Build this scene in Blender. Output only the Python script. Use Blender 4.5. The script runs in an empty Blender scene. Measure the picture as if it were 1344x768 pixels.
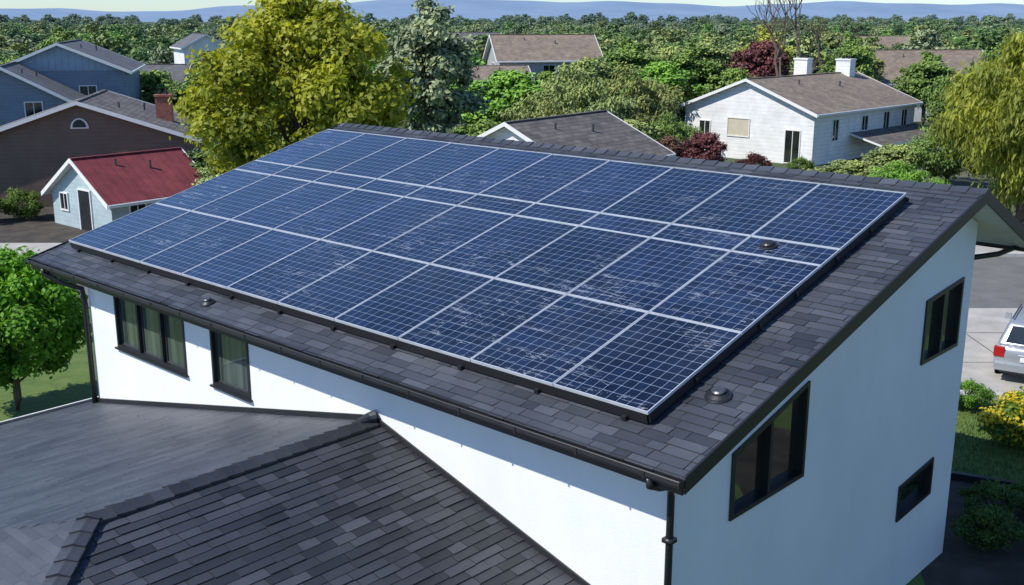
import bpy, bmesh, math, random
import numpy as np
from mathutils import Vector, Matrix
random.seed(7); rng=np.random.default_rng(7)
scene=bpy.context.scene; COL=scene.collection
# ---------------------------------------------------------------- materials
def newmat(name):
    m=bpy.data.materials.new(name); m.use_nodes=True
    nt=m.node_tree; b=nt.nodes["Principled BSDF"]; return m,nt,b
def noise(nt,scale,detail=5,rough=.6,coord='Object',stretch=None):
    tc=nt.nodes.new('ShaderNodeTexCoord'); n=nt.nodes.new('ShaderNodeTexNoise')
    n.inputs['Scale'].default_value=scale;n.inputs['Detail'].default_value=detail;n.inputs['Roughness'].default_value=rough
    if stretch:
        mp=nt.nodes.new('ShaderNodeMapping');mp.inputs['Scale'].default_value=stretch
        nt.links.new(tc.outputs[coord],mp.inputs[0]);nt.links.new(mp.outputs[0],n.inputs['Vector'])
    else: nt.links.new(tc.outputs[coord],n.inputs['Vector'])
    return n
def ramp(nt,src,stops):
    r=nt.nodes.new('ShaderNodeValToRGB');cr=r.color_ramp
    while len(cr.elements)<len(stops): cr.elements.new(.5)
    for e,(p,c) in zip(cr.elements,stops): e.position=p;e.color=(*c,1)
    nt.links.new(src,r.inputs[0]);return r
def bump(nt,b,src,strength=.3,dist=.02):
    bp=nt.nodes.new('ShaderNodeBump');bp.inputs['Strength'].default_value=strength;bp.inputs['Distance'].default_value=dist
    nt.links.new(src,bp.inputs['Height']);nt.links.new(bp.outputs[0],b.inputs['Normal'])
def mix(nt,a,b_,fac,blend='MIX'):
    m=nt.nodes.new('ShaderNodeMix');m.data_type='RGBA';m.blend_type=blend
    for sock,val in ((m.inputs[0],fac),(m.inputs[6],a),(m.inputs[7],b_)):
        if isinstance(val,bpy.types.NodeSocket): nt.links.new(val,sock)
        elif isinstance(val,(int,float)): sock.default_value=val
        else: sock.default_value=(*val,1)
    return m.outputs[2]
def math_(nt,op,a,b_=None):
    m=nt.nodes.new('ShaderNodeMath');m.operation=op
    for i,v in enumerate((a,b_)):
        if v is None: continue
        if isinstance(v,bpy.types.NodeSocket): nt.links.new(v,m.inputs[i])
        else: m.inputs[i].default_value=v
    return m.outputs[0]
def simple(name,col,rough=.6,var=.12,scale=3,metal=0,bumps=0,bscale=40):
    m,nt,b=newmat(name)
    n=noise(nt,scale)
    c0=tuple(x*(1-var) for x in col);c1=tuple(min(1,x*(1+var)) for x in col)
    r=ramp(nt,n.outputs[0],[(.3,c0),(.7,c1)])
    nt.links.new(r.outputs[0],b.inputs['Base Color']);b.inputs['Roughness'].default_value=rough;b.inputs['Metallic'].default_value=metal
    if bumps:
        n2=noise(nt,bscale);bump(nt,b,n2.outputs[0],bumps,.01)
    return m
M={}
m,nt,b=newmat('white_stucco');n=noise(nt,.8,4);n2=noise(nt,1.2,6,.7,stretch=(1,1,.25))
c=ramp(nt,n.outputs[0],[(.25,(.80,.81,.82)),(.75,(.87,.875,.87))])
c2=ramp(nt,n2.outputs[0],[(.3,(.92,.92,.92)),(.6,(1,1,1))])
nt.links.new(mix(nt,c.outputs[0],c2.outputs[0],.6,'MULTIPLY'),b.inputs['Base Color']);b.inputs['Roughness'].default_value=.75
n3=noise(nt,45,6,.7);bump(nt,b,n3.outputs[0],.3,.012);M['stucco']=m
def shingle(name,c0,c1,rough=.75,gr=(.55,1.4)):
    m,nt,b=newmat(name)
    at=nt.nodes.new('ShaderNodeAttribute');at.attribute_name='shade'
    r=ramp(nt,at.outputs['Fac'],[(0,c0),(1,c1)])
    n=noise(nt,90,4,.8);g=ramp(nt,n.outputs[0],[(.3,(gr[0],)*3),(.72,(gr[1],)*3)])
    nl=noise(nt,.7,5,.6);g2=ramp(nt,nl.outputs[0],[(.3,(.72,.72,.75)),(.7,(1.25,1.25,1.23))])
    o=mix(nt,r.outputs[0],g.outputs[0],1.,'MULTIPLY');o=mix(nt,o,g2.outputs[0],1.,'MULTIPLY')
    nt.links.new(o,b.inputs['Base Color']);b.inputs['Roughness'].default_value=rough
    b.inputs['Specular IOR Level'].default_value=.5
    bump(nt,b,n.outputs[0],.6,.008);return m
M['shingle']=shingle('asphalt_shingle',(.034,.039,.050),(.092,.101,.121),.5)
M['shingle_low']=shingle('slate_shingle',(.022,.025,.031),(.066,.072,.086),.45,(.45,1.6))
M['shingle_sheen']=shingle('fine_slate_sheen',(.052,.058,.071),(.100,.109,.126),.46,(.6,1.35))  # wing's left and end slopes: sheen put into the colour as lighter slate
M['black']=simple('black_metal',(.018,.019,.022),.4,.2)
M['vent']=simple('grey_vent_metal',(.10,.105,.115),.35,.25,12,metal=.5)
M['blackpanel']=simple('black_rail',(.01,.01,.012),.5,.2)
M['whitetrim']=simple('white_trim',(.78,.78,.76),.5,.05)
M['soffit']=simple('soffit_paint',(.78,.77,.74),.6,.05)
M['alu']=simple('aluminium_frame',(.62,.65,.69),.4,.12,metal=.3)
m,nt,b=newmat('window_glass');b.inputs['Roughness'].default_value=.02
n=noise(nt,.9,3);r=ramp(nt,n.outputs[0],[(.35,(.010,.013,.012)),(.65,(.03,.038,.03))]);nt.links.new(r.outputs[0],b.inputs['Base Color'])
b.inputs['IOR'].default_value=1.9
n=noise(nt,1.1,2);bump(nt,b,n.outputs[0],.05,.05);M['glass']=m
m,nt,b=newmat('curtained_glass');b.inputs['Roughness'].default_value=.04
n=noise(nt,6.,3,.5,stretch=(1,1,.05));r=ramp(nt,n.outputs[0],[(.35,(.035,.05,.042)),(.65,(.095,.125,.10))]);nt.links.new(r.outputs[0],b.inputs['Base Color'])
b.inputs['IOR'].default_value=1.75;M['glass_cur']=m
# PV cells
m,nt,b=newmat('solar_cells')
uv=nt.nodes.new('ShaderNodeUVMap');sep=nt.nodes.new('ShaderNodeSeparateXYZ');nt.links.new(uv.outputs[0],sep.inputs[0])
fx=math_(nt,'ABSOLUTE',math_(nt,'SUBTRACT',math_(nt,'FRACT',sep.outputs[0]),.5))
fy=math_(nt,'ABSOLUTE',math_(nt,'SUBTRACT',math_(nt,'FRACT',sep.outputs[1]),.5))
mx=math_(nt,'MAXIMUM',fx,fy);ln=math_(nt,'GREATER_THAN',mx,.476)
cr=math_(nt,'GREATER_THAN',math_(nt,'ADD',fx,fy),.91);mask=math_(nt,'MAXIMUM',ln,cr)
bb=math_(nt,'ABSOLUTE',math_(nt,'SUBTRACT',math_(nt,'FRACT',math_(nt,'MULTIPLY',sep.outputs[0],3.)),.5))
bbm=math_(nt,'MULTIPLY',math_(nt,'GREATER_THAN',bb,.465),.05)
at=nt.nodes.new('ShaderNodeAttribute');at.attribute_name='shade'
n=noise(nt,1.3,3);cc=ramp(nt,n.outputs[0],[(.3,(.002,.004,.016)),(.7,(.005,.011,.038))])
tone=ramp(nt,at.outputs['Fac'],[(0,(.5,.55,.6)),(1,(1.7,1.6,1.5))])
fl1=nt.nodes.new('ShaderNodeVectorMath');fl1.operation='FLOOR';nt.links.new(uv.outputs[0],fl1.inputs[0])
wn=nt.nodes.new('ShaderNodeTexWhiteNoise');wn.noise_dimensions='2D';nt.links.new(fl1.outputs[0],wn.inputs['Vector'])
ct=ramp(nt,wn.outputs['Value'],[(0,(.5,.5,.55)),(1,(1.6,1.6,1.5))])
cell=mix(nt,cc.outputs[0],tone.outputs[0],1.,'MULTIPLY');cell=mix(nt,cell,ct.outputs[0],1.,'MULTIPLY')
c=mix(nt,cell,(.30,.34,.40),bbm);c=mix(nt,c,(.20,.25,.33),mask)
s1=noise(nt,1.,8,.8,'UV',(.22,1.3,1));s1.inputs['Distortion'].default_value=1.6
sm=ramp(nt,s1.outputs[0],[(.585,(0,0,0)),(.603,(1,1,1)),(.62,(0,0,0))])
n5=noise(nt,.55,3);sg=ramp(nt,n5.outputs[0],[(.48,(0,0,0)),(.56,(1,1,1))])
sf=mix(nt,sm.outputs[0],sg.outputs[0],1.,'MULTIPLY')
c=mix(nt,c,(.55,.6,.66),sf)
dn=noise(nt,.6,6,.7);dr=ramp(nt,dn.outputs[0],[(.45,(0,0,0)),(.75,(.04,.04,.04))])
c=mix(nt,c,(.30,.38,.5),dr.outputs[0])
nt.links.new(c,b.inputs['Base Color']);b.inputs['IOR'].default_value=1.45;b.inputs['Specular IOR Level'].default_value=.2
rn=ramp(nt,dn.outputs[0],[(.35,(.08,.08,.08)),(.7,(.34,.34,.34))]);nt.links.new(rn.outputs[0],b.inputs['Roughness'])
b.inputs['Coat Weight'].default_value=1.;b.inputs['Coat Roughness'].default_value=.04;b.inputs['Coat IOR'].default_value=1.5
bn=noise(nt,.8,3);bump(nt,b,bn.outputs[0],.2,.03);M['pv']=m
def roofmat(name,c0,c1,mort,w=.35,h=.16):
    m,nt,b=newmat(name);uv=nt.nodes.new('ShaderNodeUVMap');br=nt.nodes.new('ShaderNodeTexBrick')
    nt.links.new(uv.outputs[0],br.inputs['Vector']);br.inputs['Color1'].default_value=(*c0,1);br.inputs['Color2'].default_value=(*c1,1)
    br.inputs['Mortar'].default_value=(*mort,1);br.inputs['Scale'].default_value=1;br.inputs['Brick Width'].default_value=w;br.inputs['Row Height'].default_value=h
    br.inputs['Mortar Size'].default_value=.012
    n=noise(nt,1.2,6,.7);g=ramp(nt,n.outputs[0],[(.3,(.65,.65,.66)),(.7,(1.25,1.25,1.24))])
    nt.links.new(mix(nt,br.outputs[0],g.outputs[0],1.,'MULTIPLY'),b.inputs['Base Color']);b.inputs['Roughness'].default_value=.8
    bump(nt,b,br.outputs['Fac'],-.4,.02);return m
M['roof_brown']=roofmat('brown_shingle_roof',(.22,.17,.13),(.30,.235,.18),(.12,.09,.07))
M['roof_grey']=roofmat('grey_shingle_roof',(.11,.11,.12),(.15,.15,.16),(.05,.05,.05))
M['roof_taupe']=roofmat('taupe_shingle_roof',(.11,.095,.085),(.18,.162,.146),(.03,.027,.025),.6,.28)
M['roof_red']=roofmat('red_metal_roof',(.19,.032,.04),(.22,.042,.045),(.07,.015,.018),.42,30)
def siding(name,col,vertical=False,sc=1.0):
    m,nt,b=newmat(name);tc=nt.nodes.new('ShaderNodeTexCoord');w=nt.nodes.new('ShaderNodeTexWave')
    w.wave_profile='SAW';w.bands_direction='X' if vertical else 'Z';w.inputs['Scale'].default_value=sc
    nt.links.new(tc.outputs['Object'],w.inputs['Vector'])
    r=ramp(nt,w.outputs[0],[(0,tuple(x*.6 for x in col)),(.12,col),(1,tuple(x*1.05 for x in col))])
    n=noise(nt,1.5,5);g=ramp(nt,n.outputs[0],[(.3,(.85,.85,.85)),(.7,(1.08,1.08,1.08))])
    nt.links.new(mix(nt,r.outputs[0],g.outputs[0],1.,'MULTIPLY'),b.inputs['Base Color']);b.inputs['Roughness'].default_value=.7
    bump(nt,b,w.outputs[0],.3,.02);return m
M['w_brown']=siding('brown_siding',(.17,.115,.085),sc=1.6)
M['w_blue']=siding('blue_grey_siding',(.20,.25,.31),sc=1.6)
M['w_bluev']=siding('blue_board_siding',(.30,.38,.46),True,.8)
M['w_pale']=siding('pale_blue_siding',(.42,.52,.54),sc=1.6)
M['w_white']=siding('white_siding',(.80,.80,.79),sc=1.3)
M['w_grey']=siding('grey_siding',(.40,.40,.39),sc=1.6)
M['brick']=simple('chimney_brick',(.30,.11,.075),.85,.35,9,bumps=.4)
M['bark']=simple('bark',(.10,.075,.055),.9,.3,6,bumps=.6)
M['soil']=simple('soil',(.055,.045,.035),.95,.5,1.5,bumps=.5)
M['concrete']=simple('concrete',(.40,.38,.35),.85,.2,1.3,bumps=.3)
M['asphalt']=simple('asphalt',(.15,.147,.143),.85,.2,1.,bumps=.3)
M['kerb']=simple('kerb_concrete',(.46,.45,.43),.85,.12,2)
M['paint']=simple('road_paint',(.7,.7,.68),.7,.15,4)
M['carpaint']=simple('silver_paint',(.45,.48,.52),.25,.03,metal=.5)
M['rubber']=simple('tyre_rubber',(.02,.02,.02),.8)
M['redlight']=simple('tail_light_red',(.40,.015,.015),.2,.1)
M['beige']=simple('beige_blind',(.55,.50,.38),.7,.08)
def leafmat(name,flower=False,tr=.38,gain=1.):
    m,nt,b=newmat(name);out=nt.nodes['Material Output']
    oi=nt.nodes.new('ShaderNodeObjectInfo');at=nt.nodes.new('ShaderNodeAttribute');at.attribute_name='shade'
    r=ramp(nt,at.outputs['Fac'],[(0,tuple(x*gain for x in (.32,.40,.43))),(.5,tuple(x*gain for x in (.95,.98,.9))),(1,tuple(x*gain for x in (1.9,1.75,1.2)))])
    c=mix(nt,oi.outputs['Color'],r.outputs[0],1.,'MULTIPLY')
    if flower:
        g=math_(nt,'GREATER_THAN',at.outputs['Fac'],.66);c=mix(nt,c,(.7,.55,.04),g)
    nt.links.new(c,b.inputs['Base Color']);b.inputs['Roughness'].default_value=.5
    b.inputs['Specular IOR Level'].default_value=.3
    if tr>0:
        t=nt.nodes.new('ShaderNodeBsdfTranslucent');nt.links.new(mix(nt,c,(1.5,1.5,.6),1.,'MULTIPLY'),t.inputs[0])
        ms=nt.nodes.new('ShaderNodeMixShader');ms.inputs[0].default_value=tr
        nt.links.new(b.outputs[0],ms.inputs[1]);nt.links.new(t.outputs[0],ms.inputs[2]);nt.links.new(ms.outputs[0],out.inputs[0])
    return m
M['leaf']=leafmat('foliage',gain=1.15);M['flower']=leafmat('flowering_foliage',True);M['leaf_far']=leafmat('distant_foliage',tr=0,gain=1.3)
m,nt,b=newmat('ground_cover');n=noise(nt,.05,8,.65);n2=noise(nt,.9,8,.7)
r=ramp(nt,n.outputs[0],[(.35,(.035,.06,.018)),(.5,(.055,.08,.026)),(.68,(.13,.125,.07))])
r2=ramp(nt,n2.outputs[0],[(.3,(.6,.6,.6)),(.7,(1.3,1.3,1.3))])
nt.links.new(mix(nt,r.outputs[0],r2.outputs[0],1.,'MULTIPLY'),b.inputs['Base Color']);b.inputs['Roughness'].default_value=.95;M['ground']=m
m,nt,b=newmat('lawn_grass');n=noise(nt,2.,8,.75)
r=ramp(nt,n.outputs[0],[(.3,(.05,.095,.016)),(.5,(.095,.155,.03)),(.72,(.14,.175,.05))]);nt.links.new(r.outputs[0],b.inputs['Base Color']);b.inputs['Roughness'].default_value=.9;M['lawn']=m
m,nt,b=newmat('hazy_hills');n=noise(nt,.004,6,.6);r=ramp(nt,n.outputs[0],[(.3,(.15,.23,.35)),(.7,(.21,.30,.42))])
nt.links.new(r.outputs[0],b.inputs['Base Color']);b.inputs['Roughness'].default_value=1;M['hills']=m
# ---------------------------------------------------------------- mesh builder
class MB:
    def __init__(s,T=None): s.v=[];s.f=[];s.mi=[];s.sh=[];s.uv=[];s.T=T or (lambda p:p)
    def face(s,pts,mi=0,sh=.5,uv=None):
        i=len(s.v);s.v+= [tuple(s.T(p)) for p in pts];s.f.append(tuple(range(i,i+len(pts))));s.mi.append(mi);s.sh.append(sh);s.uv.append(uv)
    def solid(s,bot,top,mi=0,sh=.5,mtop=None,mbot=None,uvtop=None):
        i=len(s.v);n=len(bot);s.v+=[tuple(s.T(p)) for p in bot]+[tuple(s.T(p)) for p in top]
        def add(f,m,uv=None): s.f.append(f);s.mi.append(m);s.sh.append(sh);s.uv.append(uv)
        add(tuple(range(i,i+n)),mi if mbot is None else mbot)
        add(tuple(range(i+n,i+2*n)),mi if mtop is None else mtop,uvtop)
        for k in range(n):
            j=(k+1)%n;add((i+k,i+j,i+n+j,i+n+k),mi)
    def box(s,a,b,mi=0,sh=.5):
        (x0,y0,z0),(x1,y1,z1)=a,b
        s.solid([(x0,y0,z0),(x1,y0,z0),(x1,y1,z0),(x0,y1,z0)],[(x0,y0,z1),(x1,y0,z1),(x1,y1,z1),(x0,y1,z1)],mi,sh)
    def tube(s,path,r,mi=0,n=10,sh=.5):
        P=[Vector(s.T(p)) for p in path];rs=r if isinstance(r,(list,tuple)) else [r]*len(P)
        i0=len(s.v);up=Vector((0,0,1))
        for k,p in enumerate(P):
            d=(P[min(k+1,len(P)-1)]-P[max(k-1,0)]).normalized()
            a=d.cross(up)
            if a.length<.05: a=d.cross(Vector((1,0,0)))
            a.normalize();c=d.cross(a)
            for q in range(n):
                t=2*math.pi*q/n;s.v.append(tuple(p+(a*math.cos(t)+c*math.sin(t))*rs[k]))
        def add(f): s.f.append(f);s.mi.append(mi);s.sh.append(sh);s.uv.append(None)
        for k in range(len(P)-1):
            for q in range(n):
                q2=(q+1)%n;add((i0+k*n+q,i0+k*n+q2,i0+(k+1)*n+q2,i0+(k+1)*n+q))
        add(tuple(range(i0,i0+n)));add(tuple(range(i0+(len(P)-1)*n,i0+len(P)*n)))
    def obj(s,name,mats,parent=None,bevel=0,smooth=False):
        me=bpy.data.meshes.new(name);me.from_pydata(s.v,[],s.f)
        for m in mats: me.materials.append(M[m])
        me.polygons.foreach_set('material_index',s.mi)
        if any(u is not None for u in s.uv):
            ul=me.uv_layers.new(name='UVMap')
            for p,u in zip(me.polygons,s.uv):
                if u is not None:
                    for li,c in zip(p.loop_indices,u): ul.data[li].uv=c
        at=me.attributes.new('shade','FLOAT','FACE');at.data.foreach_set('value',s.sh)
        bm=bmesh.new();bm.from_mesh(me);bmesh.ops.recalc_face_normals(bm,faces=bm.faces);bm.to_mesh(me);bm.free()
        o=bpy.data.objects.new(name,me);COL.objects.link(o)
        if bevel:
            bv=o.modifiers.new('b','BEVEL');bv.width=bevel;bv.segments=3;bv.limit_method='ANGLE'
        if smooth:
            for p in me.polygons:p.use_smooth=True
        if parent: par(o,parent)
        return o
def empty(name,loc):
    e=bpy.data.objects.new(name,None);e.location=loc;COL.objects.link(e);return e
def par(o,p):
    o.parent=p;o.matrix_parent_inverse=Matrix.Translation(-Vector(p.location))
# ---------------------------------------------------------------- main house frame
YAW=.75;UU=Vector((-math.cos(YAW),math.sin(YAW),0));WW=Vector((math.sin(YAW),math.cos(YAW),0));E0=Vector((1.7377,10.043,0))
def HT(p): return E0+UU*p[0]+WW*p[1]+Vector((0,0,p[2]))
ZE=4.446;K=.2645;WR=7.62;ZR=ZE+K*WR;KB=.45;WB=10.1;LEN=15.
def roofz(w): return ZE+K*w if w<=WR else ZR-KB*(w-WR)
house=empty('white_stucco_house',HT((7.5,4.5,0)))
UA,UB,W0,W1=.5,13.85,.5,8.85
sec=[(W0,0),(W0,roofz(W0)-.14),(WR,ZR-.15),(W1,roofz(W1)-.15),(W1,0)]
mb=MB(HT);mb.solid([(UA,w,z) for w,z in sec],[(UB,w,z) for w,z in sec])
walls=mb.obj('walls',['stucco'],house)
fwin=[(10.42,12.83,3.0,4.08,3),(8.51,9.6,3.03,4.08,1)]
gwin=[[(1.73,3.17),(3.5,3.17),(3.5,4.47),(1.73,4.02)],[(7.05,3.82),(8.45,3.82),(8.45,4.95),(7.05,4.83)],[(6.68,1.36),(7.95,1.42),(7.95,2.05),(6.68,1.95)]]
cut=MB(HT)
for a,b_,z0,z1,_ in fwin: cut.box((a,W0-.3,z0),(b_,W0+.3,z1))
for q in gwin: cut.solid([(UA-.3,w,z) for w,z in q],[(UA+.3,w,z) for w,z in q])
co=cut.obj('cutter',['black'])
bo=walls.modifiers.new('bool','BOOLEAN');bo.operation='DIFFERENCE';bo.object=co;bo.solver='EXACT'
bpy.context.view_layer.update()
dg=bpy.context.evaluated_depsgraph_get();nm=bpy.data.meshes.new_from_object(walls.evaluated_get(dg));walls.modifiers.clear();walls.data=nm
bpy.data.objects.remove(co)
mb=MB(HT)
for a,b_,z0,z1,n in fwin:
    t=.05;y0,y1=W0-.02,W0+.14
    mb.box((a,y0,z0),(b_,y1,z0+t));mb.box((a,y0,z1-t),(b_,y1,z1));mb.box((a,y0,z0+t),(a+t,y1,z1-t));mb.box((b_-t,y0,z0+t),(b_,y1,z1-t))
    for k in range(1,n):
        x=a+(b_-a)*k/n;mb.box((x-.03,y0+.01,z0+t),(x+.03,y1,z1-t))
    for k in range(n):
        xa=a+(b_-a)*k/n+.045;xb=a+(b_-a)*(k+1)/n-.045
        mb.box((xa,W0+.075,z0+t),(xb,W0+.085,z1-t),1)
        for (p,q_,r_,s_) in ((xa,xa+.025,z0+t,z1-t),(xb-.025,xb,z0+t,z1-t),(xa+.025,xb-.025,z0+t,z0+t+.025),(xa+.025,xb-.025,z1-t-.025,z1-t)): mb.box((p,W0+.05,r_),(q_,W0+.074,s_),2)
    mb.box((a-.04,W0-.06,z0-.035),(b_+.04,W0-.002,z0-.003))
mb.obj('front_windows',['black','glass_cur','vent'],house)
mb=MB(HT)
for q in gwin:
    q=[Vector((w,z)) for w,z in q];cx=sum(q,Vector((0,0)))/4
    t=.06;inn=[]
    for i,p in enumerate(q):
        inn.append(Vector((p.x+(t if p.x<cx.x else -t),p.y+(t if p.y<cx.y else -t))))
    for i in range(4):
        j=(i+1)%4;L_=[q[i],q[j],inn[j],inn[i]]
        mb.solid([(UA-.03,p.x,p.y) for p in L_],[(UA+.12,p.x,p.y) for p in L_])
    if q[0].y>2.5:
        xm=(q[0].x+q[1].x)/2; zt=(inn[2].y+inn[3].y)/2
        mb.box((UA-.02,xm-.03,inn[0].y),(UA+.12,xm+.03,zt-.01))
    mb.solid([(UA+.07,p.x,p.y) for p in inn],[(UA+.085,p.x,p.y) for p in inn],1)
mb.obj('gable_windows',['black','glass'],house)
mb=MB(HT)
th=.13
def slab(w0,w1):
    z0,z1=roofz(w0) if w0<=WR else ZR-KB*(w0-WR),roofz(w1)
    top=[(0,w0,z0-.02),(LEN,w0,z0-.02),(LEN,w1,z1-.02),(0,w1,z1-.02)];bot=[(u,w,z-th+.02) for u,w,z in top]
    mb.solid(bot,top,0,mbot=1)
slab(0,WR);slab(WR,WB)
mb.obj('roof_deck',['black','soffit'],house)
mb=MB(HT)
for u0,u1 in ((-.035,-.004),(LEN+.004,LEN+.035)):
    for w0,w1 in ((-.03,WR),(WR,WB+.03)):
        za=ZE+K*w0 if w1<=WR else ZR;zb=roofz(w1)
        mb.solid([(u0,w0,za-.17),(u0,w1,zb-.17),(u0,w1,zb+.022),(u0,w0,za+.022)],[(u1,w0,za-.17),(u1,w1,zb-.17),(u1,w1,zb+.022),(u1,w0,za+.022)])
mb.box((0,-.03,ZE-.2),(LEN,-.004,ZE+.0))
mb.box((-.035,WB+.004,roofz(WB)-.2),(LEN,WB+.03,roofz(WB)-.01))
mb.obj('fascia_boards',['black'],house,bevel=.004)
mb=MB(HT)
g=[(-.13,.0),(-.135,-.045),(-.115,-.08),(-.05,-.09),(-.033,-.09)]
for k in range(len(g)-1):
    (a,za),(b_,zb)=g[k],g[k+1]
    mb.solid([(-.02,a,ZE+za-.02),(LEN+.02,a,ZE+za-.02),(LEN+.02,b_,ZE+zb-.02),(-.02,b_,ZE+zb-.02)],
             [(-.02,a+.008,ZE+za-.012),(LEN+.02,a+.008,ZE+za-.012),(LEN+.02,b_+.002,ZE+zb-.012),(-.02,b_+.002,ZE+zb-.012)])
k=.4
while k<LEN:
    mb.box((k,-.142,ZE-.10),(k+.025,-.137,ZE-.018));k+=.9
mb.box((-.024,-.135,ZE-.11),(-.018,-.03,ZE-.02));mb.box((LEN+.018,-.135,ZE-.11),(LEN+.024,-.03,ZE-.02))
mb.tube([(LEN+0,WB+.09,roofz(WB)-.09),(-.02,WB+.09,roofz(WB)-.09)],.07)
mb.obj('roof_gutter',['black'],house)
mb=MB(HT)
mb.tube([(.36,-.09,ZE-.10),(.36,-.09,ZE-.18),(.42,.15,ZE-.30),(.45,.40,ZE-.38),(.45,.44,ZE-.5),(.45,.44,.1)],.042)
for z in (3.4,1.8): mb.box((.39,.38,z),(.51,.5,z+.05))
mb.tube([(14.35,-.09,ZE-.10),(14.35,-.09,ZE-.2),(14.1,.1,ZE-.36),(13.88,.4,ZE-.5),(13.88,.43,ZE-.8),(13.88,.43,1.4)],.05)
mb.tube([(.25,WB+.05,roofz(WB)-.12),(.4,W1+.8,roofz(WB)-.2),(1.0,W1+.06,roofz(WB)-.3),(1.3,W1+.06,roofz(WB)-.6),(1.3,W1+.06,.1)],.045)
mb.obj('downpipes',['black'],house,smooth=True)
def shingles(mb,pt,edge,vmax,course,tab,th=.016,v0=0,seedv=0,gap=.004,dark=.5,sv=.26):
    r=random.Random(seedv);v=v0
    while v<vmax-.02:
        ve=min(v+course,vmax);l0,h0=edge(v);l1,h1=edge(ve)
        u=min(l0,l1)-r.random()*tab
        while u<max(h0,h1):
            w=tab*r.uniform(.55,1.4);a,b_=u+gap,u+w-gap
            A0,B0=max(a,l0),min(b_,h0);A1,B1=max(a,l1),min(b_,h1)
            if B0-A0>.015 or B1-A1>.015:
                B0=max(B0,A0);B1=max(B1,A1);t=th*r.uniform(.6,1.4);sh=min(1,max(0,r.gauss(.47,sv)));j=r.uniform(-.008,.008)
                if sv<.2: j*=.3
                p=[pt(A0,v+j,t),pt(B0,v+j,t),pt(B1,ve+.004,.003),pt(A1,ve+.004,.003)]
                q=[pt(A0,v+j,0),pt(B0,v+j,0)]
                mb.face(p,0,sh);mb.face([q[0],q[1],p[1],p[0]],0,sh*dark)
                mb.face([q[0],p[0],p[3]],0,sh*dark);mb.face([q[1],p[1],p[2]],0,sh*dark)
            u+=w
        v+=course
cs=math.cos(math.atan(K));sn=math.sin(math.atan(K))
mb=MB(HT)
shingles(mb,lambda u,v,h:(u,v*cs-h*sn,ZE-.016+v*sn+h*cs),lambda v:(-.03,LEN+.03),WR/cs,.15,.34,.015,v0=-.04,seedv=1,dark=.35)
cb=math.cos(math.atan(KB));sb=math.sin(math.atan(KB));VB=(WB-WR)/cb
shingles(mb,lambda u,v,h:(u,WB-v*cb+h*sb,roofz(WB)-.016+v*sb+h*cb),lambda v:(-.03,LEN+.03),VB,.15,.34,.015,v0=-.03,seedv=2)
mb.obj('roof_shingles',['shingle'],house)
def caps(mb,p0,p1,sideA,sideB,wd,ln,lift=.03,seedv=0):
    r=random.Random(seedv);p0,p1=Vector(p0),Vector(p1);d=(p1-p0);L=d.length;d.normalize();n=int(L/ln);A=Vector(sideA)*wd;B=Vector(sideB)*wd;up=Vector((0,0,1))
    for k in range(n+1):
        a=p0+d*(k*ln);b_=p0+d*min(L,(k*ln+ln*1.25));h0=lift*r.uniform(.9,1.2);h1=lift*.35;sh=min(1,max(0,r.gauss(.45,.2)))
        top0=[a+A+up*h0*.7,a+A*.35+up*(h0+.006),a+up*(h0+.018),a+B*.35+up*(h0+.006),a+B+up*h0*.7];top1=[b_+A+up*h1*.6,b_+A*.35+up*(h1+.006),b_+up*(h1+.016),b_+B*.35+up*(h1+.006),b_+B+up*h1*.6]
        bot0=[x-up*.03 for x in top0]
        for i in range(4): mb.face([top0[i],top0[i+1],top1[i+1],top1[i]],0,sh);mb.face([bot0[i],bot0[i+1],top0[i+1],top0[i]],0,sh*.4)
        mb.face([top0[0],top1[0],top1[0]-up*.04,bot0[0]],0,sh*.5);mb.face([top0[4],top1[4],top1[4]-up*.04,bot0[4]],0,sh*.5)
mb=MB(HT);caps(mb,(-.03,WR,ZR+.0),(LEN+.03,WR,ZR+.0),(0,-cs,-sn),(0,cb,-sb),.15,.27,.03,3)
mb.obj('ridge_caps',['shingle'],house)
mb=MB(HT)
def vent(u,w,s=1.):
    z=roofz(w)
    def ring(r,h): return [(u+r*math.cos(t),w+r*math.sin(t)*cs,z+h+r*math.sin(t)*sn) for t in [2*math.pi*k/24 for k in range(24)]]
    mb.solid(ring(.16*s,.0),ring(.15*s,.02));mb.solid(ring(.13*s,.02),ring(.09*s,.045));mb.solid(ring(.07*s,.04),ring(.065*s,.075),1);mb.solid(ring(.085*s,.07),ring(.07*s,.085),1)
for u,w,s in ((4.1,7.12,1.05),(.51,1.39,1.),(9.26,.28,.8),(10.75,7.1,.95)): vent(u,w,s)
mb.obj('roof_vents',['black','vent'],house)
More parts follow.
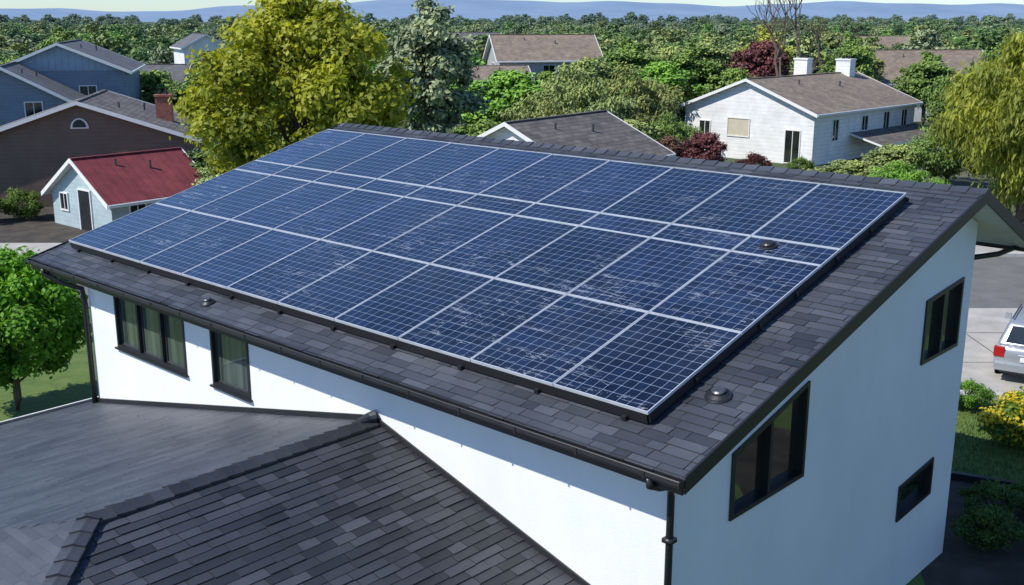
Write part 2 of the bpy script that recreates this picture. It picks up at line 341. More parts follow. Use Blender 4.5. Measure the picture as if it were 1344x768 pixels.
# ---- solar array
pvw=HT((7.7,3.7,0));arr=empty('solar_panel_array',(pvw.x,pvw.y,5.5))
u0,u1=.85,14.54;nc=10;cw=(u1-u0)/nc;rows=[(.57,2.45,12),(2.45,4.36,12),(4.36,4.88,3),(4.88,6.89,12)]
def RP(u,v,h): return (u,v*cs-h*sn,ZE+v*sn+h*cs)
mb=MB(HT);fr=MB(HT);hb=.14
for ri,(wa,wb_,ny) in enumerate(rows):
    va,vb=wa/cs,wb_/cs
    for c in range(nc):
        a,b_=u0+c*cw+.007,u0+(c+1)*cw-.007;v0,v1=va+.008,vb-.008;f=.012;dz=random.uniform(-.002,.002)
        loop=[(a,v0),(b_,v0),(b_,v1),(a,v1)];inn=[(a+f,v0+f),(b_-f,v0+f),(b_-f,v1-f),(a+f,v1-f)]
        t1,t2=random.uniform(-.004,.004),random.uniform(-.004,.004)
        U0,V0_=9*c+20,13*ri+7
        hs=[-t1-t2,t1-t2,t1+t2,-t1+t2]
        mb.face([RP(x,y,hb+.032+dz+hs[i]*.5) for i,(x,y) in enumerate(inn)],0,random.random(),[(U0,V0_),(U0+9,V0_),(U0+9,V0_+ny),(U0,V0_+ny)])
        for i in range(4):
            j=(i+1)%4;Lp=[loop[i],loop[j],inn[j],inn[i]]
            fr.solid([RP(x,y,hb) for x,y in Lp],[RP(x,y,hb+.04+dz) for x,y in Lp])
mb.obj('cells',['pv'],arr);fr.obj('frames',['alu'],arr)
mb=MB(HT)
def rb(ua,ub,va,vb,ha,hb_): mb.solid([RP(ua,va,ha),RP(ub,va,ha),RP(ub,vb,ha),RP(ua,vb,ha)],[RP(ua,va,hb_),RP(ub,va,hb_),RP(ub,vb,hb_),RP(ua,vb,hb_)])
V0,V1=.57/cs,6.89/cs
rb(u0+.02,u1-.02,V0+.03,V1-.03,hb-.03,hb-.002)
rb(u0+.03,u1-.03,V0+.005,V0+.025,.02,hb-.004);rb(u0-.001,u0+.015,V0+.02,V1-.05,.03,hb-.004)
for v in (V0+.9,2.9,3.8,4.9,5.9,V1-.05): rb(u0-.03,u1+.03,v,v+.04,.05,hb-.032)
k=u0+.3
while k<u1:
    for v in (V0-.01,2.92,4.92): rb(k,k+.06,v-.03,v+.09,.0,.05)
    k+=1.3
mb.obj('mounting_rails',['blackpanel'],arr)
mb=MB(HT)
def ringv(u,v,r,h): return [RP(u+r*math.cos(t),v+r*math.sin(t),h) for t in [2*math.pi*k/20 for k in range(20)]]
for (r0,h0,r1,h1) in ((.13,.182,.12,.2),(.075,.2,.07,.225),(.095,.22,.075,.24)): mb.solid(ringv(1.81,4.66/cs,r0,h0),ringv(1.81,4.66/cs,r1,h1))
mb.obj('junction_cap',['black'],arr)
# ---------------------------------------------------------------- lower wing
wing=empty('lower_roof_wing',HT((7,-3,0)))
RU,RZ=5.45,3.48;KR,KL=.29,.217;RW=-3.64;EU=.9;LU=14.2;FW=-8.19;EZ=RZ-KR*(RU-EU);LZ=RZ-KL*(LU-RU)
LHU=RU+(RZ-EZ)/KL
mb=MB(HT);d=.12
P=dict(A=(RU,W0-.01,RZ),B=(RU,RW,RZ),C=(EU,W0-.01,EZ),D=(EU,FW,EZ),F=(LHU,FW,EZ),G=(LU,FW,LZ),H=(LU,W0-.01,LZ))
def pl(keys):
    t=[Vector(P[k])-Vector((0,0,.012)) for k in keys];mb.solid([p-Vector((0,0,d)) for p in t],t,0,mbot=1)
pl('ACDB');pl('BDF');pl('ABFGH')
mb.obj('wing_roof_deck',['black','soffit'],wing)
mb=MB(HT)
s1=[(1.2,0),(1.2,EZ-.08),(RU,RZ-.16),(13.9,LZ-.08),(13.9,0)]
mb.solid([(u,W0-.005,z) for u,z in s1],[(u,RW,z) for u,z in s1])
s2=[(1.2,0),(1.2,EZ-.1),(LHU-.2,EZ-.1),(13.9,LZ-.1),(13.9,0)]
mb.solid([(u,RW-.002,z) for u,z in s2],[(u,FW+.3,z) for u,z in s2])
mb.obj('wing_walls',['stucco'],wing)
cr_=math.cos(math.atan(KR));sr_=math.sin(math.atan(KR));cl=math.cos(math.atan(KL));sl=math.sin(math.atan(KL))
tot=(RU-EU)/cr_
mb=MB(HT)
def ptR(a,v,h): return (EU+v*cr_-h*sr_,a,EZ-.014+v*sr_+h*cr_)
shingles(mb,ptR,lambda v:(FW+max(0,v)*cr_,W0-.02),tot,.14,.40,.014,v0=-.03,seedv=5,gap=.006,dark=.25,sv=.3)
mb.obj('wing_shingles',['shingle_low'],wing)
mb=MB(HT)
def ptE(a,v,h): return (a,FW+v*cr_-h*sr_,EZ-.014+v*sr_+h*cr_)
shingles(mb,ptE,lambda v:(EU+max(0,v)*cr_,LHU-max(0,v)*cr_*(LHU-RU)/(RU-EU)),tot,.10,.5,.006,v0=-.03,seedv=6,gap=.002,dark=.5,sv=.17)
totL=(LU-RU)/cl
def ptL(a,v,h): return (LU-v*cl+h*sl,a,LZ-.014+v*sl+h*cl)
def edL(v):
    u=LU-max(0,v)*cl
    lo=FW if u>LHU else FW+(LHU-u)*(RW-FW)/(LHU-RU)
    return (lo,W0-.02)
shingles(mb,ptL,edL,totL,.10,.5,.008,v0=-.03,seedv=7,gap=.0025,dark=.35,sv=.24)
mb.obj('wing_slate_slope',['shingle_sheen'],wing)
mb=MB(HT)
caps(mb,(RU,RW,RZ+.012),(RU,W0-.02,RZ+.012),(-cr_,0,-sr_),(cl,0,-sl),.15,.24,.04,8)
caps(mb,(EU,FW,EZ+.02),(RU-.02,RW-.02,RZ+.015),(.70,-.70,-.02),(-.70,.70,-.02),.13,.24,.045,9)
mb.tube([(RU,W0-.3,RZ+.05),(RU,W0-.12,RZ+.07),(RU-.05,W0-.03,RZ+.08)],[.05,.07,.09])
mb.obj('wing_ridge_caps',['shingle_low'],wing)
mb=MB(HT)
fl=.08
for (ua,za,ub,zb) in ((EU,EZ,RU,RZ),(RU,RZ,LU-.35,LZ+.35*KL)):
    mb.solid([(ua,W0-.03,za),(ub,W0-.03,zb),(ub,W0-.003,zb),(ua,W0-.003,za)],[(ua,W0-.03,za+fl),(ub,W0-.03,zb+fl),(ub,W0-.003,zb+fl),(ua,W0-.003,za+fl)])
mb.box((LU+.03,FW,LZ-.13),(LU+.13,W0+.6,LZ-.01));mb.box((EU-.13,FW,EZ-.13),(EU-.03,W0-.1,EZ-.01))
mb.box((LU+.004,FW,LZ-.16),(LU+.028,W0+.6,LZ+.0))
mb.obj('wing_flashing_gutter',['black'],wing)
mb=MB(HT);mb.box((LU+.135,FW,LZ-.02),(LU+.17,W0+.6,LZ+.005));mb.obj('gutter_edge_trim',['whitetrim'],wing)
# ---------------------------------------------------------------- generic gable house
def gable(name,org,yaw,width,depth,eave,ridge,wall,roof,wins=(),oh=.35,gable_wall=None,chim=(),base=0):
    ex=Vector((math.cos(yaw),math.sin(yaw),0));ey=Vector((-math.sin(yaw),math.cos(yaw),0));O=Vector((org[0],org[1],0))
    T=lambda p:O+ex*p[0]+ey*p[1]+Vector((0,0,p[2]))
    h=empty(name,O);hw=width/2;s=(ridge-eave)/hw
    mb=MB(T);sec=[(-hw,base),(-hw,eave-.1),(0,ridge-.12),(hw,eave-.1),(hw,base)]
    mb.solid([(x,0,z) for x,z in sec],[(x,depth,z) for x,z in sec]);mb.obj('walls',[wall],h)
    if gable_wall:
        mb=MB(T);q=[(-hw+.05,eave-.1),(0,ridge-.14),(hw-.05,eave-.1)];mb.solid([(x,-.03,z) for x,z in q],[(x,-.003,z) for x,z in q]);mb.obj('gable_siding',[gable_wall],h)
    mb=MB(T);ez=eave-s*oh;L=math.hypot(hw+oh,ridge-ez);D=depth+2*oh
    for sg in (-1,1):
        top=[(sg*(hw+oh),-oh,ez),(sg*(hw+oh),depth+oh,ez),(0,depth+oh,ridge),(0,-oh,ridge)]
        mb.solid([(x,y,z-.1) for x,y,z in top],top,1,mtop=0,uvtop=[(0,0),(D,0),(D,L),(0,L)])
        for y in (-oh-.05,depth+oh+.005):
            q=[(sg*(hw+oh+.03),ez-.2),(0,ridge-.15),(0,ridge+.03),(sg*(hw+oh+.03),ez-.0)]
            mb.solid([(x,y,z) for x,z in q],[(x,y+.045,z) for x,z in q],1)
        mb.box((sg*(hw+oh)+ (.0 if sg>0 else -.08),-oh,ez-.14),(sg*(hw+oh)+(.08 if sg>0 else 0),depth+oh,ez-.02),1)
    mb.box((-.1,-oh,ridge-.01),(.1,depth+oh,ridge+.035),2)
    mb.tube([(hw*.4,depth*.6,ridge-s*hw*.4-.05),(hw*.4,depth*.6,ridge-s*hw*.4+.35)],.06,3,8)
    mb.tube([(hw*.25,depth*.3,ridge-s*hw*.25-.05),(hw*.25,depth*.3,ridge-s*hw*.25+.28)],.05,3,8)
    mb.obj('roof',[roof,'whitetrim',roof,'vent'],h)
    wb=MB(T)
    for w in wins:
        f,c,z,ww,hh=w[:5];mt=w[5] if len(w)>5 else 1;t=.06
        def pt(a,dd,zz):
            if f=='F': return (a,-dd,zz)
            if f=='R': return (hw+dd,a,zz)
            return (-hw-dd,a,zz)
        def bx(a0,a1,d0,d1,z0,z1,mi):
            wb.solid([pt(a0,d0,z0),pt(a1,d0,z0),pt(a1,d1,z0),pt(a0,d1,z0)],[pt(a0,d0,z1),pt(a1,d0,z1),pt(a1,d1,z1),pt(a0,d1,z1)],mi)
        a0,a1=c-ww/2,c+ww/2
        bx(a0,a1,.004,.02,z,z+hh,mt)
        bx(a0-t,a0,.003,.06,z-t,z+hh+t,0);bx(a1,a1+t,.003,.06,z-t,z+hh+t,0);bx(a0,a1,.003,.06,z-t,z,0);bx(a0,a1,.003,.06,z+hh,z+hh+t,0)
        if mt==1: bx(c-.02,c+.02,.021,.04,z,z+hh,0)
    if wins: wb.obj('windows',['whitetrim','glass','beige','black'],h)
    for (cx,cy,cwid,ztop,mt) in chim:
        cb_=MB(T);cb_.box((cx-cwid/2,cy-cwid*.35,eave-.3),(cx+cwid/2,cy+cwid*.35,ztop),0);cb_.box((cx-cwid/2-.06,cy-cwid*.35-.06,ztop),(cx+cwid/2+.06,cy+cwid*.35+.06,ztop+.1),0)
        for k in (-.2,.2): cb_.tube([(cx+k*cwid,cy,ztop+.1),(cx+k*cwid,cy,ztop+.32)],.09*cwid,1)
        cb_.obj('chimney',[mt,'black'],h)
    return h,T
shed,TS=gable('red_roof_shed',(-18.6,46),-.71,5.,4.75,1.6,3.1,'w_pale','roof_red',[('F',.4,.0,.95,1.75,3),('F',-1.4,.75,.6,.7),('R',1.2,.5,.7,.8),('R',3.4,.5,.7,.8)],.3)
br,TB=gable('brown_house',(-20.8,52.2),.2,12.2,8,3.0,5.05,'w_brown','roof_taupe',[],.35,chim=[(3.6,3.4,.8,5.0,'brick')])
mb=MB(TB);q=[(.42*math.cos(t),3.75+.5*math.sin(t)) for t in [math.pi*k/10 for k in range(11)]];q2=[(x*.75,3.81+(z-3.75)*.75) for x,z in q]
mb.solid([(x,-.06,z) for x,z in q],[(x,-.004,z) for x,z in q],0);mb.solid([(x,-.075,z) for x,z in q2],[(x,-.062,z) for x,z in q2],1);mb.obj('arched_vent',['whitetrim','black'],br)
gable('blue_grey_house',(-29.2,71),.25,8,11,5.7,7.35,'w_blue','roof_grey',[('F',-2,3.4,1.,1.2),('F',1.6,3.4,1.,1.2)],.4,'w_bluev')
gable('blue_grey_house',(-29.6,63.5),.3,7.4,7,4.2,6.2,'w_blue','roof_grey',[('F',1.6,3.1,.9,1.0),('F',-1.4,3.1,.9,1.0)],.35)
gable('grey_roof_house',(-39,98),-1.55,6.5,10,3.1,4.9,'w_grey','roof_grey',[('R',3,1.2,1.2,1.2),('R',7,1.2,1.2,1.2)])
gable('white_cottage',(-33.2,120),.45,4.8,7,5.9,7.2,'w_white','roof_grey',[('F',0,4.4,1.,1.)],.3)
gable('garage_building',(-20.6,63),-1.5,4.2,5.2,2.4,3.8,'w_grey','roof_taupe',[('R',2.,.8,1.,.9)])
gable('taupe_roof_house',(-.13,46.9),-.66,7.2,7.3,2.9,4.55,'w_white','roof_taupe',[('F',0,1.2,1.2,1.1),('R',3.5,.9,1.4,1.2)],.3)
gable('brown_roof_house',(-1.9,113),-1.38,7.5,10.2,5.0,7.25,'w_grey','roof_brown',[('R',2.2,3.2,1.2,1.1),('R',5.,3.2,1.2,1.1),('R',8,3.2,1.2,1.1),('F',0,3.2,1.,1.2)],.4)
gable('brown_roof_house',(-5.2,104),-1.4,6,6.5,3.4,4.5,'w_white','roof_brown',[('R',3,1.8,1.5,1.)],.3)
wh,TW=gable('white_gable_house',(15.1,69.9),-math.pi/4,9.65,13.6,3.35,5.15,'w_white','roof_brown',
  [('F',-.6,1.5,1.6,1.1,2),('F',3.4,.1,1.0,2.),('R',2.6,1.4,.7,1.3),('R',6.4,1.8,.8,.9),('R',9.4,1.6,.8,1.2),('R',12,1.6,.8,1.2),('F',-3.2,1.3,.8,1.)],.35,
  chim=[(.2,12.,1.1,6.0,'w_white'),(-1.2,8.6,1.0,6.1,'w_white')])
mb=MB(TW)
top=[(4.83,4.5,1.75),(4.83,13.6,1.75),(7.2,13.8,1.15),(7.2,4.3,1.15)]
mb.solid([(x,y,z-.12) for x,y,z in top],top,1,mtop=0,uvtop=[(0,2.4),(9,2.4),(9,0),(0,0)])
for y in (4.6,6.9,9.2,11.5,13.5): mb.box((6.9,y-.06,0),(7.02,y+.06,1.08),1)
for k in range(40): mb.box((6.94,4.7+k*.22,.1),(6.98,4.74+k*.22,.6),1)
mb.box((6.92,4.6,.6),(7.0,13.5,.66),1)
mb.obj('porch',['roof_taupe','whitetrim'],wh)
gable('brown_roof_house',(32,100),-1.5,8,10.5,3.6,6.1,'w_white','roof_brown',[('R',3,1.5,1.4,1.2)],.4)
# ---------------------------------------------------------------- trees
def tree_mesh(name,seed,H,R,cb0,nclump,nleaf,leaf,droop=0.,top=.5,trunk_r=.18,matn='leaf',clr=(.16,.3)):
    r=np.random.default_rng(seed);C=[]
    ch=(H-cb0)/2;cz=cb0+ch
    while len(C)<nclump:
        d=r.normal(size=3);d/=np.linalg.norm(d);rad=r.uniform(.25,1)**.45
        p=d*rad
        ang=math.atan2(p[1],p[0]);l=1+.18*math.sin(3*ang+seed)+.14*math.sin(5*ang+2*seed+p[2]*3)
        z=p[2];wz=1.0-(top*max(0,z))-.12*max(0,-z)
        C.append((p[0]*R*l*wz*.88,p[1]*R*l*wz*.88,cz+z*ch*.88*(1+.10*math.sin(4*ang+seed))))
    C=np.array(C);cr=r.uniform(clr[0],clr[1],nclump)*R
    ctone=r.uniform(0,1,nclump)
    idx=r.choice(nclump,nleaf,p=cr**2/np.sum(cr**2))
    d=r.normal(size=(nleaf,3));d/=np.linalg.norm(d,axis=1)[:,None]
    rr=r.uniform(.1,1,nleaf)**.5*(1+.28*r.normal(size=nleaf)).clip(.3,1.8)
    pos=C[idx]+d*(rr*cr[idx])[:,None]*np.array([1,1,.75])
    if droop: 
        pos[:,2]-=droop*np.abs(r.normal(size=nleaf))*r.uniform(0,1,nleaf)*R*.5
    nrm=d*.9+r.normal(size=(nleaf,3))*.5+np.array([-.15,-.1,.45]);nrm/=np.linalg.norm(nrm,axis=1)[:,None]
    a=np.cross(nrm,r.normal(size=(nleaf,3)));
    if droop: a=np.cross(nrm,np.cross(nrm,np.array([0,0,1.])+.2*r.normal(size=(nleaf,3))))
    a/=np.linalg.norm(a,axis=1)[:,None]+1e-9;b_=np.cross(nrm,a)
    s=leaf*r.uniform(.6,1.4,nleaf)[:,None];asp=.34 if droop else .58
    sl=s*(1.3 if droop else 1)
    V=np.stack([pos-a*sl,pos-b_*s*asp+nrm*s*.1,pos+a*sl,pos+b_*s*asp+nrm*s*.1],1).reshape(-1,3)
    mb=MB()
    tt=[(0,0,-.2),(.03*R,0,cb0*.5),(0,.04*R,cb0+ch*.6),(.05*R,0,cb0+ch*1.3)]
    mb.tube(tt,[trunk_r*1.3,trunk_r,trunk_r*.6,trunk_r*.2],0,8)
    for q in range(min(14,nclump)):
        c=C[q];st=(0,0,cb0*.8+(c[2]-cb0)*.35 if c[2]>cb0 else cb0*.8)
        mid=((c[0])*.45,(c[1])*.45,st[2]+(c[2]-st[2])*.6)
        mb.tube([st,mid,tuple(c)],[trunk_r*.4,trunk_r*.22,trunk_r*.06],0,5)
    tv=np.array(mb.v);nv=len(tv);me=bpy.data.meshes.new(name)
    F=mb.f+[(nv+4*i,nv+4*i+1,nv+4*i+2,nv+4*i+3) for i in range(nleaf)]
    me.from_pydata(np.vstack([tv,V]).tolist(),[],F)
    me.materials.append(M['bark']);me.materials.append(M[matn])
    me.polygons.foreach_set('material_index',[0]*len(mb.f)+[1]*nleaf)
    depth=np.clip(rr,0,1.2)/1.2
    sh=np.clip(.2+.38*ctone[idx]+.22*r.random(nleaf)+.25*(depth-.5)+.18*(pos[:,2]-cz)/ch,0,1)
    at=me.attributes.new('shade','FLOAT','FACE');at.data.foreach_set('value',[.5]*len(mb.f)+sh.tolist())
    return me
TM={
 'big':tree_mesh('tree_big',11,10,3.9,2.2,190,50000,.105,top=.45,clr=(.09,.22),trunk_r=.28),
 'round':tree_mesh('tree_round',12,7,2.8,1.5,110,15000,.135,top=.25,clr=(.10,.26),matn='leaf_far'),
 'oval':tree_mesh('tree_oval',13,9,2.6,1.6,110,14000,.135,top=.5,clr=(.12,.28),matn='leaf_far'),
 'willow':tree_mesh('tree_willow',14,9,3.9,1.8,150,30000,.12,droop=.3,top=.3,clr=(.09,.22)),
 'wfar':tree_mesh('tree_willow_far',17,9,3.9,1.2,130,18000,.14,droop=.3,top=.3,clr=(.09,.22),matn='leaf_far'),
 'near':tree_mesh('tree_near',15,4.1,1.95,.6,120,34000,.067,top=.3,clr=(.12,.26),trunk_r=.09),
 'shrub':tree_mesh('shrub',16,1.6,1.2,.05,40,7000,.055,top=.2,clr=(.18,.34),trunk_r=.03),
 'far1':tree_mesh('far_tree1',21,8,3.4,.5,60,3800,.25,top=.35,clr=(.14,.34),matn='leaf_far'),
 'far2':tree_mesh('far_tree2',22,9,2.9,.5,60,3600,.25,top=.55,clr=(.14,.34),matn='leaf_far'),
 'far3':tree_mesh('far_tree3',23,6.5,3.8,.2,60,3600,.27,top=.2,clr=(.14,.32),matn='leaf_far'),
 'flower':tree_mesh('flower_shrub',24,1.15,.85,.05,40,6000,.045,top=.2,clr=(.18,.34),trunk_r=.02,matn='flower'),
}
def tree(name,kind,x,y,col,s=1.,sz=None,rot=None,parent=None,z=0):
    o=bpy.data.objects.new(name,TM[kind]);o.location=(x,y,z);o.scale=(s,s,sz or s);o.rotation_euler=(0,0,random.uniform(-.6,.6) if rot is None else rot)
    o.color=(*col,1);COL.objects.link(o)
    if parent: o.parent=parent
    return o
G_y=(.235,.25,.026);G_m=(.105,.165,.040);G_d=(.062,.105,.030);G_w=(.17,.215,.080);G_g=(.155,.19,.115);G_p=(.085,.028,.035);G_b=(.105,.215,.032);G_yw=(.225,.245,.045);G_o=(.15,.175,.06)
tree('broadleaf_tree','big',-7.0,36.5,G_y,1.0,1.03)
tree('grey_green_tree','oval',-4.6,60,G_g,1.15,1.12)
tree('willow_tree','willow',20.9,44,G_yw,1.02,1.02)
tree('willow_tree','willow',26,52,(.18,.20,.05),1.0,1.0)
tree('garden_tree','near',-11.6,23.8,(.095,.22,.022),1.03,.97)
tree('garden_tree','near',8.6,30.8,G_m,1.0,1.05)
tree('plum_tree','round',20.6,92,G_p,1.05,1.06)
tree('plum_shrub','round',10.0,57,G_p,.5,.46)
tree('plum_shrub','round',8.3,58,(.08,.045,.035),.42,.42)
for x,y,k,c,s,sz in [(-15.5,84,'round',G_m,1.2,.95),(-20,90,'oval',G_d,1.0,.8),(-28,84,'round',G_m,1.1,.75),(-24.5,80,'round',G_d,.9,.62),(-25,68,'round',G_w,.8,.45),(-33,88,'oval',G_d,1.,.6),
   (3.5,66,'wfar',G_w,1.05,.68),(7.5,72,'wfar',G_o,1.1,.66),(-.5,70,'round',G_b,1.3,.85),(11,84,'round',G_b,1.2,.85),(14.5,90,'oval',G_m,1.2,.78),(6,90,'round',G_w,1.2,.86),(-5,76,'round',G_b,1.1,.8),(17.5,88,'round',G_m,1.,.75),(10,96,'oval',G_m,1.3,.8),(13.5,100,'round',G_w,1.2,.95),(18,102,'oval',G_w,1.2,.85),
   (-9.5,64,'round',G_d,1.2,.9),(-12,58,'round',G_m,1.,.75),(-13.8,50,'round',G_d,.7,.5),(4.6,58,'round',G_m,.75,.5),(6.4,60,'round',G_w,.8,.52),(9,63,'wfar',G_m,.6,.4),(2.2,61,'wfar',G_o,.8,.5),(-1.6,58,'round',G_m,.8,.55),
   (20.5,58,'round',G_w,.6,.35),(17.5,56,'round',G_w,.6,.26),(23.5,58,'wfar',G_m,.7,.42),(14.3,52,'wfar',G_w,.5,.2),(18,50,'wfar',G_b,.6,.27),
   (30,72,'round',G_d,.9,.62),(33,76,'wfar',G_m,1.,.75),(34,90,'oval',G_m,1.,.7),(27,88,'oval',G_m,.9,.86),(22,96,'oval',G_yw,1.1,.9),(38,78,'oval',G_m,1.1,.85),(29,94,'round',G_o,1.1,1.0),
   (-11.5,44,'round',G_w,.7,.5),(-36,60,'oval',G_d,.9,.6),(-26,96,'round',G_m,1.1,.9),(-45,110,'oval',G_m,1.2,.9),(-22,112,'round',G_b,1.3,1.1),(-38,84,'round',G_m,1.,.9),(3,104,'round',G_m,.8,.6),(-9,96,'round',G_o,1.2,.8)]:
    tree('garden_tree',k,x,y,c,s,sz)
for x,y,k,c,s in [(-24,47.5,'shrub',G_d,1.),(-22.3,48.5,'shrub',G_m,.9),(12,64.5,'shrub',G_m,.6),(14.2,63.2,'shrub',G_p,.8),(16.7,62.4,'shrub',G_m,.7)]:
    tree('garden_shrub',k,x,y,c,s)
tree('flowering_shrub','flower',10.95,21.6,(.11,.19,.03),1.1,1.1);tree('flowering_shrub','flower',12.0,22.6,(.11,.19,.03),1.,.9)
for x,y,s,c in ((8.7,18.0,.5,G_d),(9.8,17.3,.6,G_d),(9.6,18.4,.4,G_m),(8.2,17.0,.5,G_d),(10.7,23.9,.45,G_b),(10.6,16.6,.7,G_d)): tree('garden_shrub','shrub',x,y,c,s,s)  # dark ones added to deepen the house's shadow over the bed
for x,y in ((17,5),(21,11),(26,17),(19,-3)): tree('garden_tree','round',x,y,G_yw,1.,1.)
tree('garden_tree','round',-12,-6,G_m,1.,1.);tree('garden_tree','round',-20,6,G_m,1.,1.)
def bare(name,x,y,h,seed):
    r=random.Random(seed);mb=MB(lambda p:Vector((x,y,0))+Vector(p))
    def br_(p,d,l,rad,dep):
        e=p+d*l;m_=p+d*l*.5+Vector((r.uniform(-1,1),r.uniform(-1,1),0))*l*.06
        mb.tube([tuple(p),tuple(m_),tuple(e)],[rad,rad*.8,rad*.6],0,5)
        if dep:
            for k in range(r.choice((2,3))):
                nd=(d+Vector((r.uniform(-.8,.8),r.uniform(-.8,.8),r.uniform(.1,.6)))).normalized();br_(e,nd,l*r.uniform(.6,.85),rad*.6,dep-1)
    br_(Vector((0,0,-.1)),Vector((0,0,1)),h*.34,.24,5);return mb.obj(name,['bark'])
bare('bare_tree',20.8,84,10.6,3);bare('bare_tree',25,93,9.6,5)
dist=empty('distant_trees',(0,300,0))
keep=[(-.02,.085,113,10),(-.29,-.23,120,8),(.31,.42,100,8),(-.42,-.29,98,8)]
cols=[G_m,G_d,G_w,G_m,(.11,.15,.045),(.14,.165,.05),G_g,(.08,.14,.04),G_o,G_b]
def far(n,y0,y1,s0,s1):
    for i in range(n):
        y=y0+(y1-y0)*random.random();x=random.uniform(-.56,.56)*y
        a=x/y;skip=False
        for a0,a1,D,mrg in keep:
            if D and a0-3/y<a<a1+3/y and y<D+mrg: skip=True
        if skip: continue
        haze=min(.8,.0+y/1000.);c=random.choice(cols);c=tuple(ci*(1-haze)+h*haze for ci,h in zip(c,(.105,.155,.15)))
        s=random.uniform(s0,s1)
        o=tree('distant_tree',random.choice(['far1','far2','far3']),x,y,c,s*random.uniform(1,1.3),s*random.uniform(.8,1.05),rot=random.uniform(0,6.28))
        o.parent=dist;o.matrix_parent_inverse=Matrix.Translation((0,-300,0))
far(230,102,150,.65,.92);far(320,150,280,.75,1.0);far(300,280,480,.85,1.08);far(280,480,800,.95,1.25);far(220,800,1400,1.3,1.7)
for (x,y,yw,w,d_,e,r_,wl,rf) in [(-12,165,-1.6,7,10,5,6.8,'w_white','roof_grey'),(48,170,-1.7,8,12,4.5,6.2,'w_grey','roof_brown')]:
    gable('distant_house',(x,y),yw,w,d_,e,r_,wl,rf,[('R',3,3,1.2,1.2),('R',7,3,1.2,1.2)])
# ---------------------------------------------------------------- ground, road, hills
def sheet(name,poly,z,mat):
    me=bpy.data.meshes.new(name);me.from_pydata([(x,y,z) for x,y in poly],[],[tuple(range(len(poly)))]);me.materials.append(M[mat])
    o=bpy.data.objects.new(name,me);COL.objects.link(o);return o
sheet('ground',[(-6000,-300),(6000,-300),(6000,7000),(-6000,7000)],0,'ground')
sheet('lawn',[(6,14),(20,14),(20,24.5),(6,24.5)],.004,'lawn')
sheet('lawn',[(-30,18),(-8.5,18),(-8.5,32.9),(-30,32.9)],.004,'lawn')
sheet('driveway',[(10.2,24.75),(21,24.75),(22.5,32.98),(9.5,32.98)],.004,'concrete')
sheet('street',[(-60,33.),(70,33.),(70,40.5),(-60,40.5)],.008,'asphalt')
sheet('pavement',[(-60,40.7),(70,40.7),(70,42.6),(-60,42.6)],.12,'concrete')
mb=MB();mb.box((-60,40.5,0),(70,40.7,.13));mb.box((10,24.5,0),(21,24.7,.13));mb.obj('kerb',['kerb'])
mb=MB()
for k in range(-8,10): mb.box((k*6,36.7,.009),(k*6+3,36.82,.012))
mb.obj('road_markings',['paint'])
mb=MB()
for y in (27.4,30.2): mb.box((10.2,y,.0045),(21.5,y+.03,.0075))
for x in (13.2,16.4): mb.box((x,24.8,.0045),(x+.03,32.9,.0072))
mb.obj('driveway_joints',['soil'])
sheet('soil_and_shade',[(-30,42.7),(-13,42.7),(-13,52),(-30,52)],.004,'soil')
sheet('soil_and_shade',[(6.4,14.2),(14,14.2),(12.0,18.35),(7.6,20.35)],.008,'soil')  # house's cast shadow put in as a dark sheet over the lawn
mb=MB();mb.solid([(7.6,20.4,0),(12.2,18.2,0),(12.26,18.3,0),(7.66,20.5,0)],[(7.6,20.4,.16),(12.2,18.2,.16),(12.26,18.3,.16),(7.66,20.5,.16)]);mb.obj('garden_edging',['black'])
gv=[];gf=[];n=16000
gx=rng.uniform(7.5,16,n);gy=rng.uniform(18.,24.4,n)
for i in range(n):
    a=random.uniform(0,6.28);h=random.uniform(.04,.11);w=.012;dx,dy=math.cos(a)*w,math.sin(a)*w;lx,ly=random.uniform(-.04,.04),random.uniform(-.04,.04)
    if gy[i]<20.4-(gx[i]-7.6)*.478+.15: continue
    j=len(gv);gv+=[(gx[i]-dx,gy[i]-dy,0),(gx[i]+dx,gy[i]+dy,0),(gx[i]+lx,gy[i]+ly,h)];gf.append((j,j+1,j+2))
me=bpy.data.meshes.new('grass');me.from_pydata(gv,[],gf);me.materials.append(M['lawn']);COL.objects.link(bpy.data.objects.new('grass',me))
def hills(name,y,h,seed,base):
    v=[];f=[];n=160
    for i in range(n+1):
        x=-5000+10000*i/n;z=base+h*(.5+.28*math.sin(x*.0011+seed)+.16*math.sin(x*.0031+seed*2)+.08*math.sin(x*.0083+seed*3)+.03*math.sin(x*.021))
        v+=[(x,y,-5),(x,y+500,max(4,z)),(x,y+1400,-5)]
    for i in range(n):
        for k in (0,1): a=i*3+k;f.append((a,a+3,a+4,a+1))
    me=bpy.data.meshes.new(name);me.from_pydata(v,[],f);me.materials.append(M['hills'])
    for p in me.polygons:p.use_smooth=True
    COL.objects.link(bpy.data.objects.new(name,me))
hills('hills',3800,70,1.3,18);hills('hills',2300,18,4.,14)
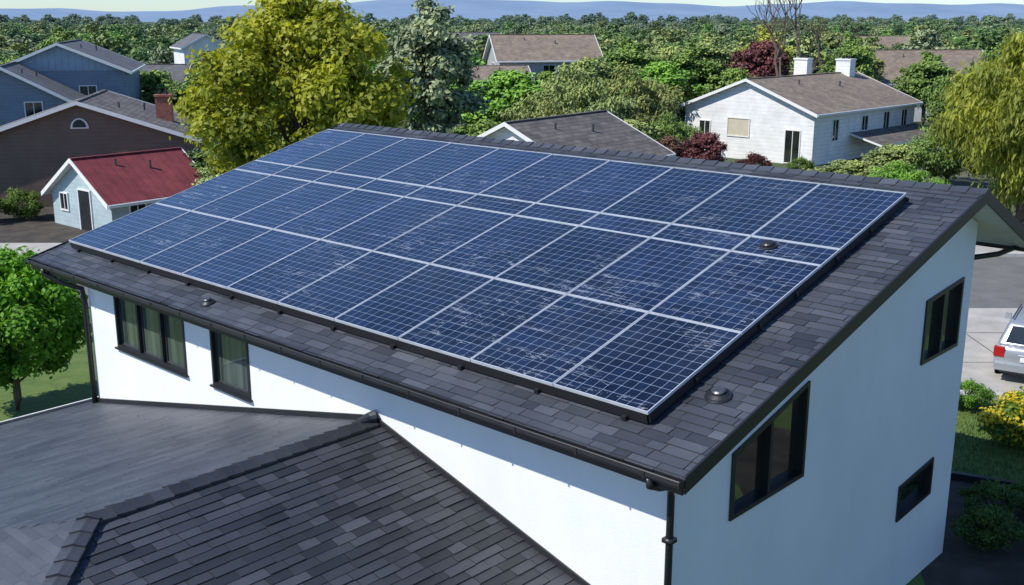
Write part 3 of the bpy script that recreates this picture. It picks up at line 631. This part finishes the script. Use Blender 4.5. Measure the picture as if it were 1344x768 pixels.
# ---------------------------------------------------------------- car
ca=-.56;CX,CY=12.9,25.5
car=empty('parked_car',(CX,CY+1.5,0))
def TC(p):
    x,y,z=p;return Vector((CX+x*math.cos(ca)-y*math.sin(ca),CY+x*math.sin(ca)+y*math.cos(ca),z+.008))
mb=MB(TC)
prof=[(.12,.28),(.0,.42),(-.02,.72),(.05,.93),(1.5,.98),(3.2,.97),(4.0,.86),(4.32,.66),(4.38,.42),(4.25,.26)]
mb.solid([(-.88,y,z) for y,z in prof],[(.88,y,z) for y,z in prof],0)
mb.obj('body',['carpaint'],car,bevel=.09,smooth=True)
mb=MB(TC)
mb.solid([(-.83,.06,.93),(.83,.06,.93),(.83,3.3,.93),(-.83,3.3,.93)],[(-.64,.42,1.47),(.64,.42,1.47),(.64,2.3,1.5),(-.64,2.3,1.5)],0)
mb.obj('cabin',['carpaint'],car,bevel=.07,smooth=True)
mb=MB(TC)
def lerp(a,b_,t): return Vector(a)*(1-t)+Vector(b_)*t
def gq(a,b_,c,d_,s0,s1,t0,t1,off):
    q=[lerp(lerp(a,b_,s),lerp(d_,c,s),t) for s,t in ((s0,t0),(s1,t0),(s1,t1),(s0,t1))]
    off=Vector(off);mb.solid([tuple(p+off*.2) for p in q],[tuple(p+off) for p in q],0)
BL,BR,FR,FL=(-.83,.06,.93),(.83,.06,.93),(.83,3.3,.93),(-.83,3.3,.93);TL,TR,UR,UL=(-.64,.42,1.47),(.64,.42,1.47),(.64,2.3,1.5),(-.64,2.3,1.5)
gq(BL,BR,TR,TL,.09,.91,.14,.84,(0,-.012,.008));gq(FL,FR,UR,UL,.07,.93,.1,.9,(0,.01,.012))
for a,b_,c,d_,sx in ((BR,FR,UR,TR,1),(BL,FL,UL,TL,-1)):
    gq(a,b_,c,d_,.08,.29,.14,.82,(.012*sx,0,.004));gq(a,b_,c,d_,.32,.57,.14,.86,(.012*sx,0,.004));gq(a,b_,c,d_,.60,.88,.14,.86,(.012*sx,0,.004))
mb.obj('windows',['glass'],car)
mb=MB(TC)
for sx in (-1,1):
    for y in (.85,3.5):
        rg=lambda r,x,yy=y:[(x,yy+r*math.cos(t),.32+r*math.sin(t)) for t in [2*math.pi*k/24 for k in range(24)]]
        mb.solid(rg(.38,sx*.87),rg(.37,sx*.886),0)
        mb.solid(rg(.31,sx*.70),rg(.31,sx*.895),0);mb.solid(rg(.2,sx*.896),rg(.17,sx*.91),1)
mb.obj('wheels',['rubber','alu'],car)
mb=MB(TC)
for sx in (-1,1):
    mb.box((sx*.885,-.035,.66),(sx*.64,.12,.90),0)
mb.box((-.84,-.08,.32),(.84,.08,.50),1);mb.box((-.26,-.035,.58),(.26,.0,.70),2);mb.box((-.7,-.085,.27),(.7,-.02,.318),3)
mb.box((-.3,-.04,.73),(.3,-.0,.755),4)
for sx in (-1,1): mb.box((sx*.89,2.75,.95),(sx*1.04,2.9,1.08),1);mb.box((sx*.55,4.28,.6),(sx*.84,4.38,.74),2)
mb.tube([(-.6,.6,1.53),(-.6,2.1,1.55)],.018,3);mb.tube([(.6,.6,1.53),(.6,2.1,1.55)],.018,3)
mb.obj('lights_and_bumper',['redlight','carpaint','whitetrim','black','alu'],car,bevel=.02)
# ---------------------------------------------------------------- light
SD=Vector((-.92,-.39,0)).normalized();EL=math.radians(48)
sd=Vector((SD.x*math.cos(EL),SD.y*math.cos(EL),math.sin(EL)))
sun=bpy.data.lights.new('sun','SUN');sun.energy=5.0;sun.angle=math.radians(.5);sun.color=(1,.955,.87)
so=bpy.data.objects.new('sun',sun);so.rotation_euler=sd.to_track_quat('Z','Y').to_euler();COL.objects.link(so)
w=bpy.data.worlds.new('World');scene.world=w;w.use_nodes=True;nt=w.node_tree
sky=nt.nodes.new('ShaderNodeTexSky');sky.sky_type='NISHITA';sky.sun_disc=False;sky.sun_elevation=EL;sky.sun_rotation=math.atan2(SD.x,SD.y)%(2*math.pi)
sky.air_density=1.;sky.dust_density=.1;sky.ozone_density=3.
tint=mix(nt,sky.outputs[0],(.70,.86,1.08),1.,'MULTIPLY')
nt.links.new(tint,nt.nodes['Background'].inputs[0]);nt.nodes['Background'].inputs[1].default_value=.148
# ---------------------------------------------------------------- camera
cam=bpy.data.cameras.new('Camera');co=bpy.data.objects.new('Camera',cam);COL.objects.link(co);scene.camera=co
cam.sensor_width=36;cam.lens=1414.2/1344*36;cam.clip_end=12000;cam.clip_start=.1
co.location=(0,0,8.9194);co.rotation_euler=(math.pi/2-.2497,0,0)
scene.view_settings.view_transform='Standard';scene.view_settings.look='None';scene.view_settings.exposure=0
